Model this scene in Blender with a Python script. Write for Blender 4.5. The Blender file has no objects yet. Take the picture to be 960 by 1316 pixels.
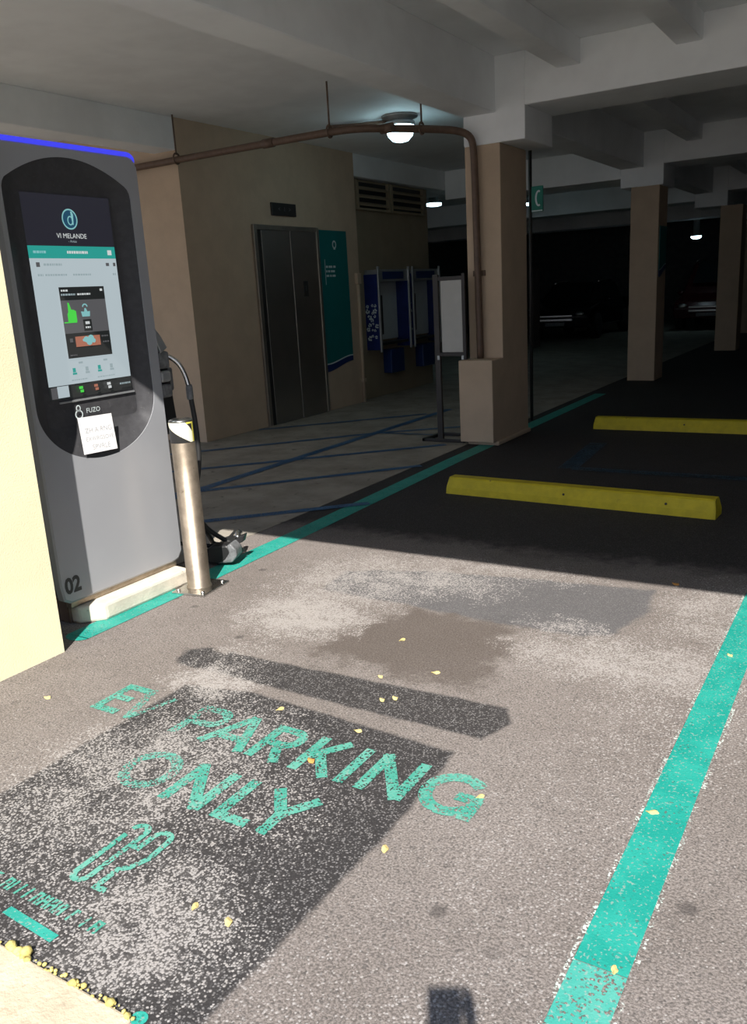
import bpy, bmesh, math, random
from mathutils import Vector, Matrix
random.seed(7)
SC = bpy.context.scene
COL = SC.collection
PI = math.pi

# ------------------------------------------------------------------ materials
def nmat(name):
    m = bpy.data.materials.new(name); m.use_nodes = True
    nt = m.node_tree; nt.nodes.clear()
    out = nt.nodes.new('ShaderNodeOutputMaterial')
    b = nt.nodes.new('ShaderNodeBsdfPrincipled')
    nt.links.new(b.outputs[0], out.inputs[0])
    return m, nt, b, out

class G:
    """small helper to wire shader nodes"""
    def __init__(s, nt): s.nt = nt
    def put(s, sock, v):
        if hasattr(v, 'is_output'): s.nt.links.new(v, sock)
        elif isinstance(v, (tuple, list)):
            sock.default_value = tuple(v) + ((1.0,) if len(v) == 3 and sock.type == 'RGBA' else ())
        else: sock.default_value = v
    def math(s, op, a, b=0.0, c=None, clamp=False):
        n = s.nt.nodes.new('ShaderNodeMath'); n.operation = op; n.use_clamp = clamp
        s.put(n.inputs[0], a); s.put(n.inputs[1], b)
        if c is not None: s.put(n.inputs[2], c)
        return n.outputs[0]
    def vmath(s, op, a, b):
        n = s.nt.nodes.new('ShaderNodeVectorMath'); n.operation = op
        s.put(n.inputs[0], a); s.put(n.inputs[1], b)
        return n.outputs['Value'] if op in ('DOT_PRODUCT', 'LENGTH', 'DISTANCE') else n.outputs[0]
    def noise(s, vec, scale, detail=2.0, rough=0.5, col=False):
        n = s.nt.nodes.new('ShaderNodeTexNoise'); s.put(n.inputs['Vector'], vec)
        n.inputs['Scale'].default_value = scale; n.inputs['Detail'].default_value = detail
        n.inputs['Roughness'].default_value = rough
        return n.outputs['Color'] if col else n.outputs[0]
    def voro(s, vec, scale, out='Color'):
        n = s.nt.nodes.new('ShaderNodeTexVoronoi'); s.put(n.inputs['Vector'], vec)
        n.inputs['Scale'].default_value = scale
        return n.outputs[out]
    def step(s, v, a, b):
        n = s.nt.nodes.new('ShaderNodeMapRange'); n.interpolation_type = 'SMOOTHSTEP'
        s.put(n.inputs[0], v); n.inputs[1].default_value = a; n.inputs[2].default_value = b
        n.inputs[3].default_value = 0; n.inputs[4].default_value = 1
        return n.outputs[0]
    def mix(s, f, a, b, mode='MIX'):
        n = s.nt.nodes.new('ShaderNodeMix'); n.data_type = 'RGBA'; n.blend_type = mode; n.clamp_factor = True
        s.put(n.inputs[0], f); s.put(n.inputs[6], a); s.put(n.inputs[7], b)
        return n.outputs[2]
    def pos(s):
        return s.nt.nodes.new('ShaderNodeNewGeometry').outputs['Position']
    def obj(s):
        return s.nt.nodes.new('ShaderNodeTexCoord').outputs['Object']
    def bump(s, h, strength, dist):
        n = s.nt.nodes.new('ShaderNodeBump'); n.inputs['Strength'].default_value = strength
        n.inputs['Distance'].default_value = dist; s.put(n.inputs['Height'], h)
        return n.outputs[0]

def M(name, col, rough=.6, metal=0.0, var=.12, scale=6.0, bump=0.0, bscale=60.0, spec=.5, dirt=None):
    m, nt, b, out = nmat(name); g = G(nt); p = g.obj()
    n1 = g.noise(p, scale, 4, .6)
    lo = tuple(max(0, c*(1-var)) for c in col); hi = tuple(min(1, c*(1+var)) for c in col)
    c = g.mix(g.step(n1, .3, .7), lo, hi)
    if dirt:
        d = g.step(g.noise(p, dirt[1], 5, .7), dirt[2], dirt[2]+.12)
        c = g.mix(d, c, dirt[0])
    nt.links.new(c, b.inputs['Base Color'])
    b.inputs['Roughness'].default_value = rough; b.inputs['Metallic'].default_value = metal
    b.inputs['Specular IOR Level'].default_value = spec
    if bump:
        nt.links.new(g.bump(g.noise(p, bscale, 4, .6), bump, .01), b.inputs['Normal'])
    return m

def EMI(name, col, strength, base=(.02,.02,.02), rough=.25):
    m, nt, b, out = nmat(name); g = G(nt)
    n = g.noise(g.obj(), 3.0, 2)
    nt.links.new(g.mix(n, tuple(c*.97 for c in col), tuple(min(1, c*1.03) for c in col)), b.inputs['Emission Color'])
    b.inputs['Base Color'].default_value = (*base, 1); b.inputs['Emission Strength'].default_value = strength
    b.inputs['Roughness'].default_value = rough
    return m

# ------------------------------------------------------------------ mesh builder
class MB:
    def __init__(s): s.bm = bmesh.new()
    def add(s, other, mtx=None):
        if mtx is not None: bmesh.ops.transform(other, matrix=mtx, verts=other.verts)
        me = bpy.data.meshes.new('tmp'); other.to_mesh(me); other.free()
        s.bm.from_mesh(me); bpy.data.meshes.remove(me); return s
    def box(s, x0, x1, y0, y1, z0, z1, bev=0.0, seg=2, mtx=None):
        b = bmesh.new(); bmesh.ops.create_cube(b, size=1)
        bmesh.ops.transform(b, matrix=Matrix.Translation(((x0+x1)/2, (y0+y1)/2, (z0+z1)/2)) @ Matrix.Diagonal((abs(x1-x0), abs(y1-y0), abs(z1-z0), 1)), verts=b.verts)
        if bev: bmesh.ops.bevel(b, geom=list(b.edges), offset=bev, segments=seg, profile=.5, affect='EDGES')
        return s.add(b, mtx)
    def prism(s, pts, d, origin=(0,0,0), ax=(1,0,0), ay=(0,1,0), bev=0.0, mtx=None):
        """polygon pts in the plane (ax, ay) extruded by d along ax x ay"""
        b = bmesh.new(); ax = Vector(ax); ay = Vector(ay); o = Vector(origin); n = ax.cross(ay)
        vs = [b.verts.new(o + ax*p[0] + ay*p[1]) for p in pts]
        f = b.faces.new(vs)
        if d:
            r = bmesh.ops.extrude_face_region(b, geom=[f])
            bmesh.ops.translate(b, vec=n*d, verts=[v for v in r['geom'] if isinstance(v, bmesh.types.BMVert)])
            bmesh.ops.recalc_face_normals(b, faces=b.faces)
            if bev: bmesh.ops.bevel(b, geom=list(b.edges), offset=bev, segments=2, profile=.5, affect='EDGES')
        if len(pts) > 4: bmesh.ops.triangulate(b, faces=[f for f in b.faces if len(f.verts) > 4])
        return s.add(b, mtx)
    def lathe(s, prof, c=(0,0,0), n=28, axis='z'):
        b = bmesh.new(); rings = []
        for r, z in prof:
            ring = []
            for k in range(n):
                a = 2*PI*k/n
                v = {'z': (r*math.cos(a), r*math.sin(a), z), 'y': (r*math.cos(a), z, r*math.sin(a)), 'x': (z, r*math.cos(a), r*math.sin(a))}[axis]
                ring.append(b.verts.new(Vector(c)+Vector(v)))
            rings.append(ring)
        for i in range(len(rings)-1):
            for k in range(n):
                b.faces.new((rings[i][k], rings[i][(k+1) % n], rings[i+1][(k+1) % n], rings[i+1][k]))
        if prof[0][0] > 1e-5: b.faces.new(rings[0])
        if prof[-1][0] > 1e-5: b.faces.new(rings[-1])
        bmesh.ops.remove_doubles(b, verts=b.verts, dist=1e-6)
        bmesh.ops.recalc_face_normals(b, faces=b.faces)
        for f in b.faces: f.smooth = len(f.verts) == 4 or len(f.verts) == 3
        return s.add(b)
    def tube(s, pts, r, n=12, smooth=0):
        pts = [Vector(p) for p in pts]
        for _ in range(smooth):
            q = [pts[0]]
            for a, c in zip(pts, pts[1:]): q += [a*.75+c*.25, a*.25+c*.75]
            q.append(pts[-1]); pts = q
        b = bmesh.new(); rings = []; up = None
        for i, p in enumerate(pts):
            t = (pts[min(i+1, len(pts)-1)] - pts[max(i-1, 0)]).normalized()
            if up is None: up = t.orthogonal().normalized()
            up = (up - t*up.dot(t)).normalized(); sd = t.cross(up)
            rr = r[i] if isinstance(r, (list, tuple)) else r
            rings.append([b.verts.new(p + (up*math.cos(2*PI*k/n) + sd*math.sin(2*PI*k/n))*rr) for k in range(n)])
        for i in range(len(rings)-1):
            for k in range(n):
                f = b.faces.new((rings[i][k], rings[i][(k+1) % n], rings[i+1][(k+1) % n], rings[i+1][k])); f.smooth = True
        b.faces.new(rings[0]); b.faces.new(rings[-1])
        bmesh.ops.recalc_face_normals(b, faces=b.faces)
        return s.add(b)
    def ball(s, c, r, sc=(1,1,1), sub=3, mtx=None):
        b = bmesh.new(); bmesh.ops.create_icosphere(b, subdivisions=sub, radius=r)
        for f in b.faces: f.smooth = True
        mm = Matrix.Translation(c) @ (mtx or Matrix()) @ Matrix.Diagonal((*sc, 1))
        return s.add(b, mm)
    def stroke(s, pts, w, z=0.0, O=(0,0,0), ax=(1,0,0), ay=(0,1,0), closed=False):
        """flat thick polyline with square ends and mitred joints"""
        O = Vector(O); ax = Vector(ax); ay = Vector(ay)
        P = [Vector((p[0], p[1])) for p in pts]; n = len(P); L = []; R = []
        for i in range(n):
            if closed: a, c = P[i-1], P[(i+1) % n]
            else: a, c = P[max(i-1, 0)], P[min(i+1, n-1)]
            d1 = (P[i]-a); d2 = (c-P[i])
            d1 = d1.normalized() if d1.length > 1e-9 else d2.normalized()
            d2 = d2.normalized() if d2.length > 1e-9 else d1
            t = (d1+d2).normalized() if (d1+d2).length > 1e-6 else d1
            nn = Vector((-t.y, t.x)); k = max(.45, abs(nn.dot(Vector((-d1.y, d1.x)))))
            L.append(P[i]+nn*(w/2/k)); R.append(P[i]-nn*(w/2/k))
        vl = [s.bm.verts.new(O+ax*p.x+ay*p.y) for p in L]; vr = [s.bm.verts.new(O+ax*p.x+ay*p.y) for p in R]
        for i in range(n if closed else n-1):
            j = (i+1) % n
            s.bm.faces.new((vr[i], vr[j], vl[j], vl[i]))
        return s
    def build(s, name, m, parent=None, shade=None):
        me = bpy.data.meshes.new(name); s.bm.to_mesh(me); s.bm.free()
        me.materials.append(m)
        o = bpy.data.objects.new(name, me); COL.objects.link(o)
        if parent is not None:
            o.parent = parent; o.matrix_parent_inverse = Matrix.Translation(-Vector(parent.location))
        return o

def tag(o, label, cat=None, group=None, kind=None):
    o['label'] = label
    if cat: o['category'] = cat
    if group: o['group'] = group
    if kind: o['kind'] = kind
    return o
def thing(name, label, cat, loc, group=None):
    o = bpy.data.objects.new(name, None); COL.objects.link(o); o.location = loc; o.empty_display_size = .1
    return tag(o, label, cat, group)
def struct(name, mb, m, label, cat, parent=None):
    return tag(mb.build(name, m, parent), label, cat, kind='structure')

def text_bm(body, size, extrude=0.0, align='CENTER', bold=0.0):
    cu = bpy.data.curves.new('t', 'FONT'); cu.body = body; cu.size = size; cu.extrude = extrude; cu.offset = bold
    cu.align_x = align; cu.align_y = 'CENTER'; cu.resolution_u = 3
    o = bpy.data.objects.new('t', cu); COL.objects.link(o)
    me = bpy.data.meshes.new_from_object(o.evaluated_get(bpy.context.evaluated_depsgraph_get()))
    bpy.data.objects.remove(o); bpy.data.curves.remove(cu)
    b = bmesh.new(); b.from_mesh(me); bpy.data.meshes.remove(me); return b
def text(body, size, o, ax, ay, m, name, parent=None, align='CENTER', sx=1.0, bold=0.0):
    ax = Vector(ax); ay = Vector(ay); n = ax.cross(ay)
    mt = Matrix(((ax.x*sx, ay.x, n.x, o[0]), (ax.y*sx, ay.y, n.y, o[1]), (ax.z*sx, ay.z, n.z, o[2]), (0,0,0,1)))
    mb = MB(); mb.add(text_bm(body, size, 0, align, bold), mt)
    return mb.build(name, m, parent)

# ------------------------------------------------------------------ ground material
def poly_sd(g, p, pts):
    """signed distance-like value of a convex polygon (negative inside)"""
    A = sum(pts[i][0]*pts[(i+1) % len(pts)][1]-pts[(i+1) % len(pts)][0]*pts[i][1] for i in range(len(pts)))
    if A < 0: pts = pts[::-1]
    r = None
    for i in range(len(pts)):
        a, c = pts[i], pts[(i+1) % len(pts)]
        dx, dy = c[0]-a[0], c[1]-a[1]; l = math.hypot(dx, dy); nx, ny = dy/l, -dx/l
        v = g.math('SUBTRACT', g.vmath('DOT_PRODUCT', p, (nx, ny, 0)), nx*a[0]+ny*a[1])
        r = v if r is None else g.math('MAXIMUM', r, v)
    return r
def blob(g, p, c, rx, ry):
    d = g.vmath('MULTIPLY', g.vmath('SUBTRACT', p, (c[0], c[1], 0)), (1/rx, 1/ry, 0))
    return g.math('SUBTRACT', 1.0, g.vmath('LENGTH', d, (0,0,0)), clamp=True)

def asphalt():
    m, nt, b, out = nmat('worn_asphalt'); g = G(nt); p = g.pos()
    wn = g.vmath('SUBTRACT', g.noise(p, 9, 4, .65, col=True), (.5,.5,.5))
    warp = g.vmath('ADD', p, g.vmath('MULTIPLY', wn, (.10,.10,0)))
    warp3 = g.vmath('ADD', p, g.vmath('MULTIPLY', wn, (.035,.035,0)))
    warp2 = g.vmath('ADD', p, g.vmath('MULTIPLY', wn, (.42,.42,0)))
    big = g.noise(p, 1.3, 5, .6); med = g.noise(p, 14, 5, .65)
    agg = g.noise(p, 150, 2.0, .65); agg2 = g.noise(p, 60, 3, .75); fine = g.noise(p, 320, 1, .5)
    vor = nt.nodes.new('ShaderNodeTexVoronoi'); nt.links.new(p, vor.inputs['Vector']); vor.inputs['Scale'].default_value = 165
    sep = nt.nodes.new('ShaderNodeSeparateColor'); nt.links.new(vor.outputs['Color'], sep.inputs[0])
    rnd, rnd2, vd = sep.outputs[0], sep.outputs[1], vor.outputs['Distance']
    core = g.step(vd, .62, .30)
    c = g.mix(g.step(big, .3, .7), (.165,.145,.132), (.215,.192,.178))
    c = g.mix(g.math('MULTIPLY', g.step(med, .52, .75), .5), c, (.125,.112,.105))
    c = g.mix(1.0, c, g.mix(g.step(agg, .36, .64), (.66,.65,.64), (1.30,1.29,1.28)), 'MULTIPLY')
    c = g.mix(g.math('MULTIPLY', g.step(rnd, .93, .98), core), c, (.33,.31,.29))
    c = g.mix(g.math('MULTIPLY', g.step(rnd2, .90, .95), .6), c, (.07,.065,.06))
    # brown damp-looking stain beside the chalky streaks
    st = g.step(poly_sd(g, warp2, [(-2.02,2.60),(-1.86,3.2),(-1.34,3.27),(-1.22,2.85),(-1.22,2.56)]), .06, -.07)
    c = g.mix(g.math('MULTIPLY', st, .72), c, g.mix(g.step(agg, .3, .7), (.062,.049,.041), (.105,.086,.073)))
    # darker worn patches of newer tar, plus shade painted in under the roof
    dk = g.mix(g.math('MULTIPLY', core, g.step(rnd2, .25, 1.0)), (.022,.021,.022), (.20,.192,.188))
    pa = g.step(poly_sd(g, warp3, [(-2.27,.3),(-2.27,2.15),(-1.98,2.21),(-1.10,2.16),(-1.08,1.75),(-1.13,.3)]), .012, -.012)
    pb = g.step(poly_sd(g, warp3, [(-2.33,2.29),(-2.31,2.46),(-1.06,2.51),(-1.01,2.41),(-1.06,2.27),(-2.1,2.28)]), .012, -.012)
    pb2 = g.step(blob(g, warp, (-2.39,2.37), .14, .12), .1, .35)
    pc = g.step(poly_sd(g, warp, [(-2.38,3.21),(-2.46,3.67),(-2.04,3.73),(-.92,4.2),(-.84,3.6),(-.92,3.27),(-1.06,3.20),(-1.40,3.22)]), .02, -.02)
    inside = g.step(g.vmath('DOT_PRODUCT', warp2, (0,1,0)), 4.12, 4.4)  # painted shade: same asphalt, darkened in colour beyond the roof shadow edge
    roof_shade = g.math('MULTIPLY', inside, .88)
    c = g.mix(g.math('MULTIPLY', pa, .93), c, dk)
    c = g.mix(g.math('MULTIPLY', g.math('MAXIMUM', pb, pb2), .90), c, dk)
    c = g.mix(g.math('MULTIPLY', pc, .80), c, g.mix(.5, dk, (.14,.142,.15)))
    c = g.mix(roof_shade, c, g.mix(g.math('MULTIPLY', core, g.step(rnd2, .3, 1.0)), (.020,.019,.019), (.085,.082,.08)))
    # chalky white dust worn over the surface, speckled by the aggregate
    d = None
    for cc, rx, ry, k in [((-2.30,3.42),.55,.62,.62), ((-1.95,3.62),.60,.30,.62), ((-2.28,2.95),.42,.36,.95), ((-1.75,3.88),.8,.2,.4), ((-.80,3.06),.55,.34,.62),
                          ((-1.12,3.30),.25,.12,.5), ((-.55,2.75),.42,.75,.22), ((-2.20,2.22),.26,.20,.8), ((-2.25,2.48),.22,.14,.35), ((-1.12,3.02),.25,.16,.5), ((-.55,3.7),.35,.6,.45),
                          ((-1.95,1.62),.50,.62,.58), ((-1.45,1.14),.42,.34,.64), ((-2.05,1.25),.45,.40,.44), ((-1.80,1.98),.30,.22,.5), ((-1.60,1.62),.45,.40,.30), ((-.6,1.0),.7,.6,.16), ((-.65,1.9),.4,1.2,.10)]:
        v = g.math('MULTIPLY', blob(g, warp2, cc, rx, ry), k*1.5)
        v = g.math('MINIMUM', v, k)
        d = v if d is None else g.math('MAXIMUM', d, v)
    clump = g.step(g.noise(p, 6.5, 5, .7), .28, .66)
    d = g.math('MULTIPLY', d, g.math('ADD', .35, g.math('MULTIPLY', clump, 1.0)))
    dust = g.math('MULTIPLY', g.step(g.math('SUBTRACT', g.math('MULTIPLY', d, 1.12), rnd), -.04, .10), g.step(vd, .80, .45))
    c = g.mix(g.math('MULTIPLY', dust, .85), c, g.mix(fine, (.31,.29,.275), (.42,.395,.375)))
    film = g.math('MULTIPLY', g.math('MULTIPLY', d, d), .35)
    c = g.mix(film, c, (.34,.315,.29))
    # oil drips and pock marks
    dots = g.voro(p, 5.2, 'Distance'); dr = g.step(dots, .16, .07)
    dsel = g.step(g.noise(p, 2.3, 2), .52, .58)
    c = g.mix(g.math('MULTIPLY', g.math('MULTIPLY', dr, dsel), .55), c, (.045,.04,.038))
    nt.links.new(c, b.inputs['Base Color'])
    b.inputs['Roughness'].default_value = .88; b.inputs['Specular IOR Level'].default_value = .25
    nt.links.new(g.bump(g.math('ADD', agg, g.math('MULTIPLY', core, .35)), .35, .006), b.inputs['Normal'])
    return m

def paint(name, col, wear, speck=(.33,.31,.29), edge=0.0, rough=.55, light=None):
    """road paint that has partly flaked off: wear 0..1"""
    m, nt, b, out = nmat(name); g = G(nt); p = g.pos()
    v = g.voro(p, 185); sep = nt.nodes.new('ShaderNodeSeparateColor'); nt.links.new(v, sep.inputs[0])
    patchy = g.step(g.noise(p, 9, 4, .65), .35, .68)
    cover = g.math('SUBTRACT', 1.12-wear*.62, g.math('MULTIPLY', patchy, wear*.55))
    hi = light or tuple(min(1, c*1.25+.015) for c in col)
    c = g.mix(g.step(g.noise(p, 7, 4, .6), .4, .62), col, hi)
    c = g.mix(g.step(g.noise(p, 120, 2), .60, .66), c, tuple(.5*x+.5*y for x, y in zip(hi, speck)))
    nt.links.new(c, b.inputs['Base Color']); b.inputs['Roughness'].default_value = rough
    tr = nt.nodes.new('ShaderNodeBsdfTransparent'); mx = nt.nodes.new('ShaderNodeMixShader')
    al = g.step(g.math('SUBTRACT', cover, sep.outputs[0]), -.05, .08)
    nt.links.new(al, mx.inputs[0]); nt.links.new(tr.outputs[0], mx.inputs[1]); nt.links.new(b.outputs[0], mx.inputs[2])
    nt.links.new(mx.outputs[0], out.inputs[0])
    nt.links.new(g.bump(g.noise(p, 135, 2.5, .7), .3, .004), b.inputs['Normal'])
    return m

TAN = (.50,.385,.275)
MT = dict(
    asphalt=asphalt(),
    concrete=M('walkway_concrete', (.29,.262,.218), .85, var=.18, scale=3, bump=.25, bscale=120, spec=.3, dirt=((.16,.14,.12), 9, .58)),
    kerb=M('weathered_kerb', (.62,.57,.47), .9, var=.12, scale=8, bump=.2, bscale=70, spec=.2, dirt=((.34,.28,.21), 14, .62)),
    nearkerb=M('cream_kerb', (.52,.44,.32), .9, var=.14, scale=9, bump=.5, bscale=60, spec=.2, dirt=((.40,.31,.22), 11, .58)),
    ceil=M('white_painted_concrete', (.85,.875,.88), .7, var=.05, scale=2, bump=.1, bscale=40),
    tan=M('tan_stucco', TAN, .8, var=.06, scale=4, bump=.15, bscale=120),
    tanshade=M('tan_stucco_painted_shade', (.30,.245,.165), .85, var=.06, scale=4, bump=.15, bscale=120),  # same tan paint with the deep shade put into its colour
    yellow=M('cream_yellow_stucco', (.86,.80,.53), .8, var=.04, scale=3, bump=.2, bscale=150),
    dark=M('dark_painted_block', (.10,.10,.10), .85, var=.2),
    brown=M('brown_pipe_paint', (.12,.075,.05), .55, var=.15, scale=20),
    wheelstop=M('yellow_stop_paint', (.60,.48,.015), .6, var=.10, scale=12, bump=.2, bscale=90, dirt=((.12,.07,.03), 9, .64)),
    kiosk=M('silver_grey_panel', (.335,.345,.365), .40, .1, var=.03, scale=2),
    kioskside=M('dark_grey_panel', (.10,.10,.105), .5, .1, var=.05),
    bezel=M('black_glass_bezel', (.058,.058,.062), .5, var=.1, scale=30, spec=.15, dirt=((.085,.085,.085), 40, .60)),
    black=M('black_plastic', (.015,.015,.016), .5, var=.15),
    rubber=M('black_rubber', (.02,.02,.02), .6, var=.2),
    greyplastic=M('grey_plastic', (.14,.145,.15), .45, var=.3, scale=40),
    faint=M('faint_grey_print', (.42,.42,.43), .7, var=.03),
    white=M('white_paper', (.86,.86,.86), .7, var=.02),
    chrome=M('bright_metal', (.62,.62,.60), .25, 1.0, var=.1, scale=50),
    steel=M('bollard_steel', (.33,.275,.215), .42, .85, var=.18, scale=16, dirt=((.18,.14,.10), 55, .60)),
    elev=M('brushed_steel', (.46,.44,.42), .40, 1.0, var=.06, scale=2),
    elevframe=M('steel_frame', (.34,.31,.27), .4, .8, var=.08),
    label=M('dark_lettering', (.03,.03,.032), .5, var=.05),
    teal=paint('teal_line_paint', (.009,.265,.212), .12, light=(.020,.315,.252)),
    teallight=paint('chalky_teal_line_paint', (.05,.33,.27), .24, light=(.09,.37,.305)),
    tealold=paint('worn_teal_paint', (.05,.285,.215), .36, light=(.11,.35,.275)),
    tealworn=paint('half_gone_teal_paint', (.06,.29,.225), .74, light=(.13,.36,.29)),
    blue=paint('blue_line_paint', (.015,.085,.19), .25),
    bluefaint=paint('faint_blue_paint', (.008,.045,.085), .55),
    paleedge=paint('flaked_edge_paint', (.42,.46,.42), 1.05),
    banner=M('teal_banner_vinyl', (.005,.15,.15), .35, var=.04),
    navy=M('navy_vinyl', (.008,.03,.13), .4, var=.1),
    pale=M('pale_print', (.62,.70,.70), .5, var=.03),
    boothblue=M('booth_blue', (.010,.024,.14), .4, var=.2),
    boothsilver=M('booth_aluminium', (.42,.44,.45), .4, .6, var=.1),
    boothwhite=M('booth_back_panel', (.52,.57,.58), .5, var=.05),
    signwhite=M('blank_sign_board', (.44,.44,.41), .5, var=.04),
    signdark=M('dark_sign_metal', (.045,.042,.04), .5, .5, var=.1),
    green=M('green_sign_plate', (.01,.20,.14), .5, var=.05),
    leafy=M('dry_yellow_petal', (.62,.50,.20), .8, var=.2, scale=60),
    leafo=M('dry_orange_leaf', (.50,.24,.06), .8, var=.2, scale=60),
    crumb=M('yellow_crumbled_paint', (.60,.50,.16), .9, var=.3, scale=50, bump=.5),
    tapeblack=M('black_reflective_tape', (.03,.03,.03), .35, var=.1),
    tapeyellow=M('yellow_reflective_tape', (.75,.68,.10), .4, var=.05),
    tapewhite=M('pale_reflective_tape', (.85,.83,.62), .4, var=.03),
    blackcar=M('black_car_paint', (.012,.012,.014), .15, .2, var=.05),
    redcar=M('dark_red_car_paint', (.05,.006,.008), .25, .2, var=.05),
    carglass=M('car_window_glass', (.01,.012,.014), .05, 0, var=.05),
    tyre=M('tyre_rubber', (.015,.015,.015), .8, var=.1),
    skin=M('skin', (.45,.28,.20), .55, var=.06), shirt=M('grey_shirt', (.18,.19,.21), .9, var=.1),
    jeans=M('blue_jeans', (.04,.06,.12), .9, var=.15), hair=M('dark_hair', (.02,.015,.012), .6, var=.2),
    s_head=EMI('screen_header_glow', (.016,.016,.024), 1.0), s_teal=EMI('screen_teal_glow', (.02,.29,.25), 1.0),
    s_white=EMI('screen_white_glow', (.40,.47,.50), 1.0), s_dark=EMI('screen_dark_glow', (.012,.014,.014), 1.0),
    s_grey=EMI('screen_grey_glow', (.085,.085,.09), 1.0), s_green=EMI('screen_green_glow', (.05,.58,.05), 1.0),
    s_cyan=EMI('screen_cyan_glow', (.20,.45,.46), 1.0), s_orange=EMI('screen_orange_glow', (.36,.13,.08), 1.0),
    s_text=EMI('screen_text_glow', (.55,.58,.58), 1.0), s_dim=EMI('screen_dim_text_glow', (.27,.34,.36), 1.0),
    s_navy=EMI('screen_logo_glow', (.012,.06,.11), 1.0),
    led=EMI('blue_led', (.045,.05,.75), 1.1), lamp=EMI('lamp_glow', (.55,.88,1.0), 9.0, (.8,.8,.8)),
)

# ------------------------------------------------------------------ the setting
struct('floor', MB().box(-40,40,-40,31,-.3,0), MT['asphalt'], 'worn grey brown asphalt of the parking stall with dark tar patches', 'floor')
walk = [(-12,2.2),(-3.45,2.2),(-3.39,4.1),(-3.41,7.1),(-3.45,12),(-3.45,29.8),(-12,29.8)]
struct('path', MB().prism(walk, .005, (0,0,-.001)), MT['concrete'], 'bare concrete walkway with blue hatching before the elevator', 'walkway')
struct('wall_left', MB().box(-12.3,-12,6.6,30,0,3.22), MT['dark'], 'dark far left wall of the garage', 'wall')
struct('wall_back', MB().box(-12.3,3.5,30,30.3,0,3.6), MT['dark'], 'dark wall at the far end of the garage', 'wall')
struct('wall_right_blocker', MB().box(3.2,3.5,1.66,30,0,3.37), MT['dark'], 'unseen dark right wall added to block light from the side', 'wall')  # added out of view to cut bounce light from the right
# left pier lit by the sun
struct('wall_front', MB().box(-3.55,-3.0,.55,2.157,0,2.92), MT['yellow'], 'sunlit cream yellow wall at the left edge of the picture', 'wall')
# slabs
YF = 1.365
struct('ceiling', MB().box(-12.3,-3.31,YF+.25,30.3,3.22,3.6), MT['ceil'], 'flat white ceiling slab above the walkway and elevator', 'ceiling')
struct('ceiling', MB().box(-3.31,3.5,YF+.25,30.3,3.37,3.6), MT['ceil'], 'white ribbed ceiling slab above the parked cars', 'ceiling')
struct('parapet_beam', MB().box(-12.3,3.5,YF,YF+.25,2.92,4.2), MT['ceil'], 'front edge beam of the deck above the stall', 'beam')
ROWS = [2.3, 7.4, 12.5, 17.6, 22.7]
names = ['nearest', 'second', 'third', 'fourth', 'fifth']
for i, y in enumerate(ROWS):
    x0 = -2.885 if i else -2.885
    mb = MB().box(x0, 3.2, y, y+.69, 2.943, 3.37, .006, 1)
    if i: mb.box(-3.469, x0, y, y+.69, 2.675, 3.37, .006, 1)
    if i >= 2: mb.box(-6.2 if i == 2 else -12, -3.469, y, y+.69, 2.80, 3.22, .006, 1)
    if i == 2: mb.box(-12, -6.5, y, y+.69, 2.94, 3.22, .006, 1)
    if i == 0 : mb.box(-3.469, x0, y, y+.69, 2.943, 3.37)
    struct('girder', mb, MT['ceil'], '%s white cross girder counted from the sunny front, above the column line' % names[i], 'girder')
    y1 = (ROWS[i+1] if i+1 < len(ROWS) else 30)
    struct('beam', MB().box(-3.469,-3.155, y+.69, y1, 2.922, 3.37, .006, 1), MT['ceil'], 'deep white ceiling beam running into the %s cross girder' % (names[i+1] if i < 4 else 'far wall'), 'beam')
    for k in range(6):
        x = -2.5 + .955*k
        struct('joist', MB().box(x-.1, x+.1, y+.69, y1, 3.178, 3.37, .006, 1), MT['ceil'],
               'shallow white ceiling rib, number %d to the right of the deep beam, behind the %s girder' % (k+1, names[i]), 'rib')
struct('beam', MB().box(-6.5,-6.2,YF+.25,6.6,2.92,3.22,.006,1), MT['ceil'], 'white edge beam over the kiosk meeting the elevator shaft corner', 'beam')
struct('beam', MB().box(-6.5,-6.2,9.85,12.5,2.94,3.22,.006,1), MT['ceil'], 'white edge beam over the pay phones and louvers', 'beam')
# columns
c1 = struct('column', MB().box(-3.463,-3.12,7.4,8.03,0,2.675,.008,2), MT['tan'], 'tan square column with brown pipe and low box at its foot', 'column')
b1 = MB().box(-3.455,-3.115,7.13,7.42,.035,.80,.008,2).build('column_box', MT['tan'], c1)
MB().box(-3.41,-3.09,7.2,8.03,0,.04,.01).build('plinth', MT['tan'], c1)
cl = ['tan column with a small blue banner on its side, second along the row', 'dim tan column third along the row, at the right edge', 'dark tan column furthest down the row']
for i, y in enumerate(ROWS[2:]):
    dx = (0, .32, 0)[i]
    struct('column', MB().box(-3.32+dx,-2.93+dx,y,y+.5,0,2.675,.008,2), MT['tan'], cl[i], 'column')
# elevator shaft block
struct('wall_elevator', MB().box(-9.4,-6.2,6.6,9.85,0,3.22), MT['tan'], 'tan elevator shaft block with steel door and teal banner', 'wall')
struct('wall_phones', MB().box(-9.4,-6.3,9.85,12.06,0,2.93), MT['tanshade'], 'dim tan wall with louvers above two blue pay phones', 'wall')

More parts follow.
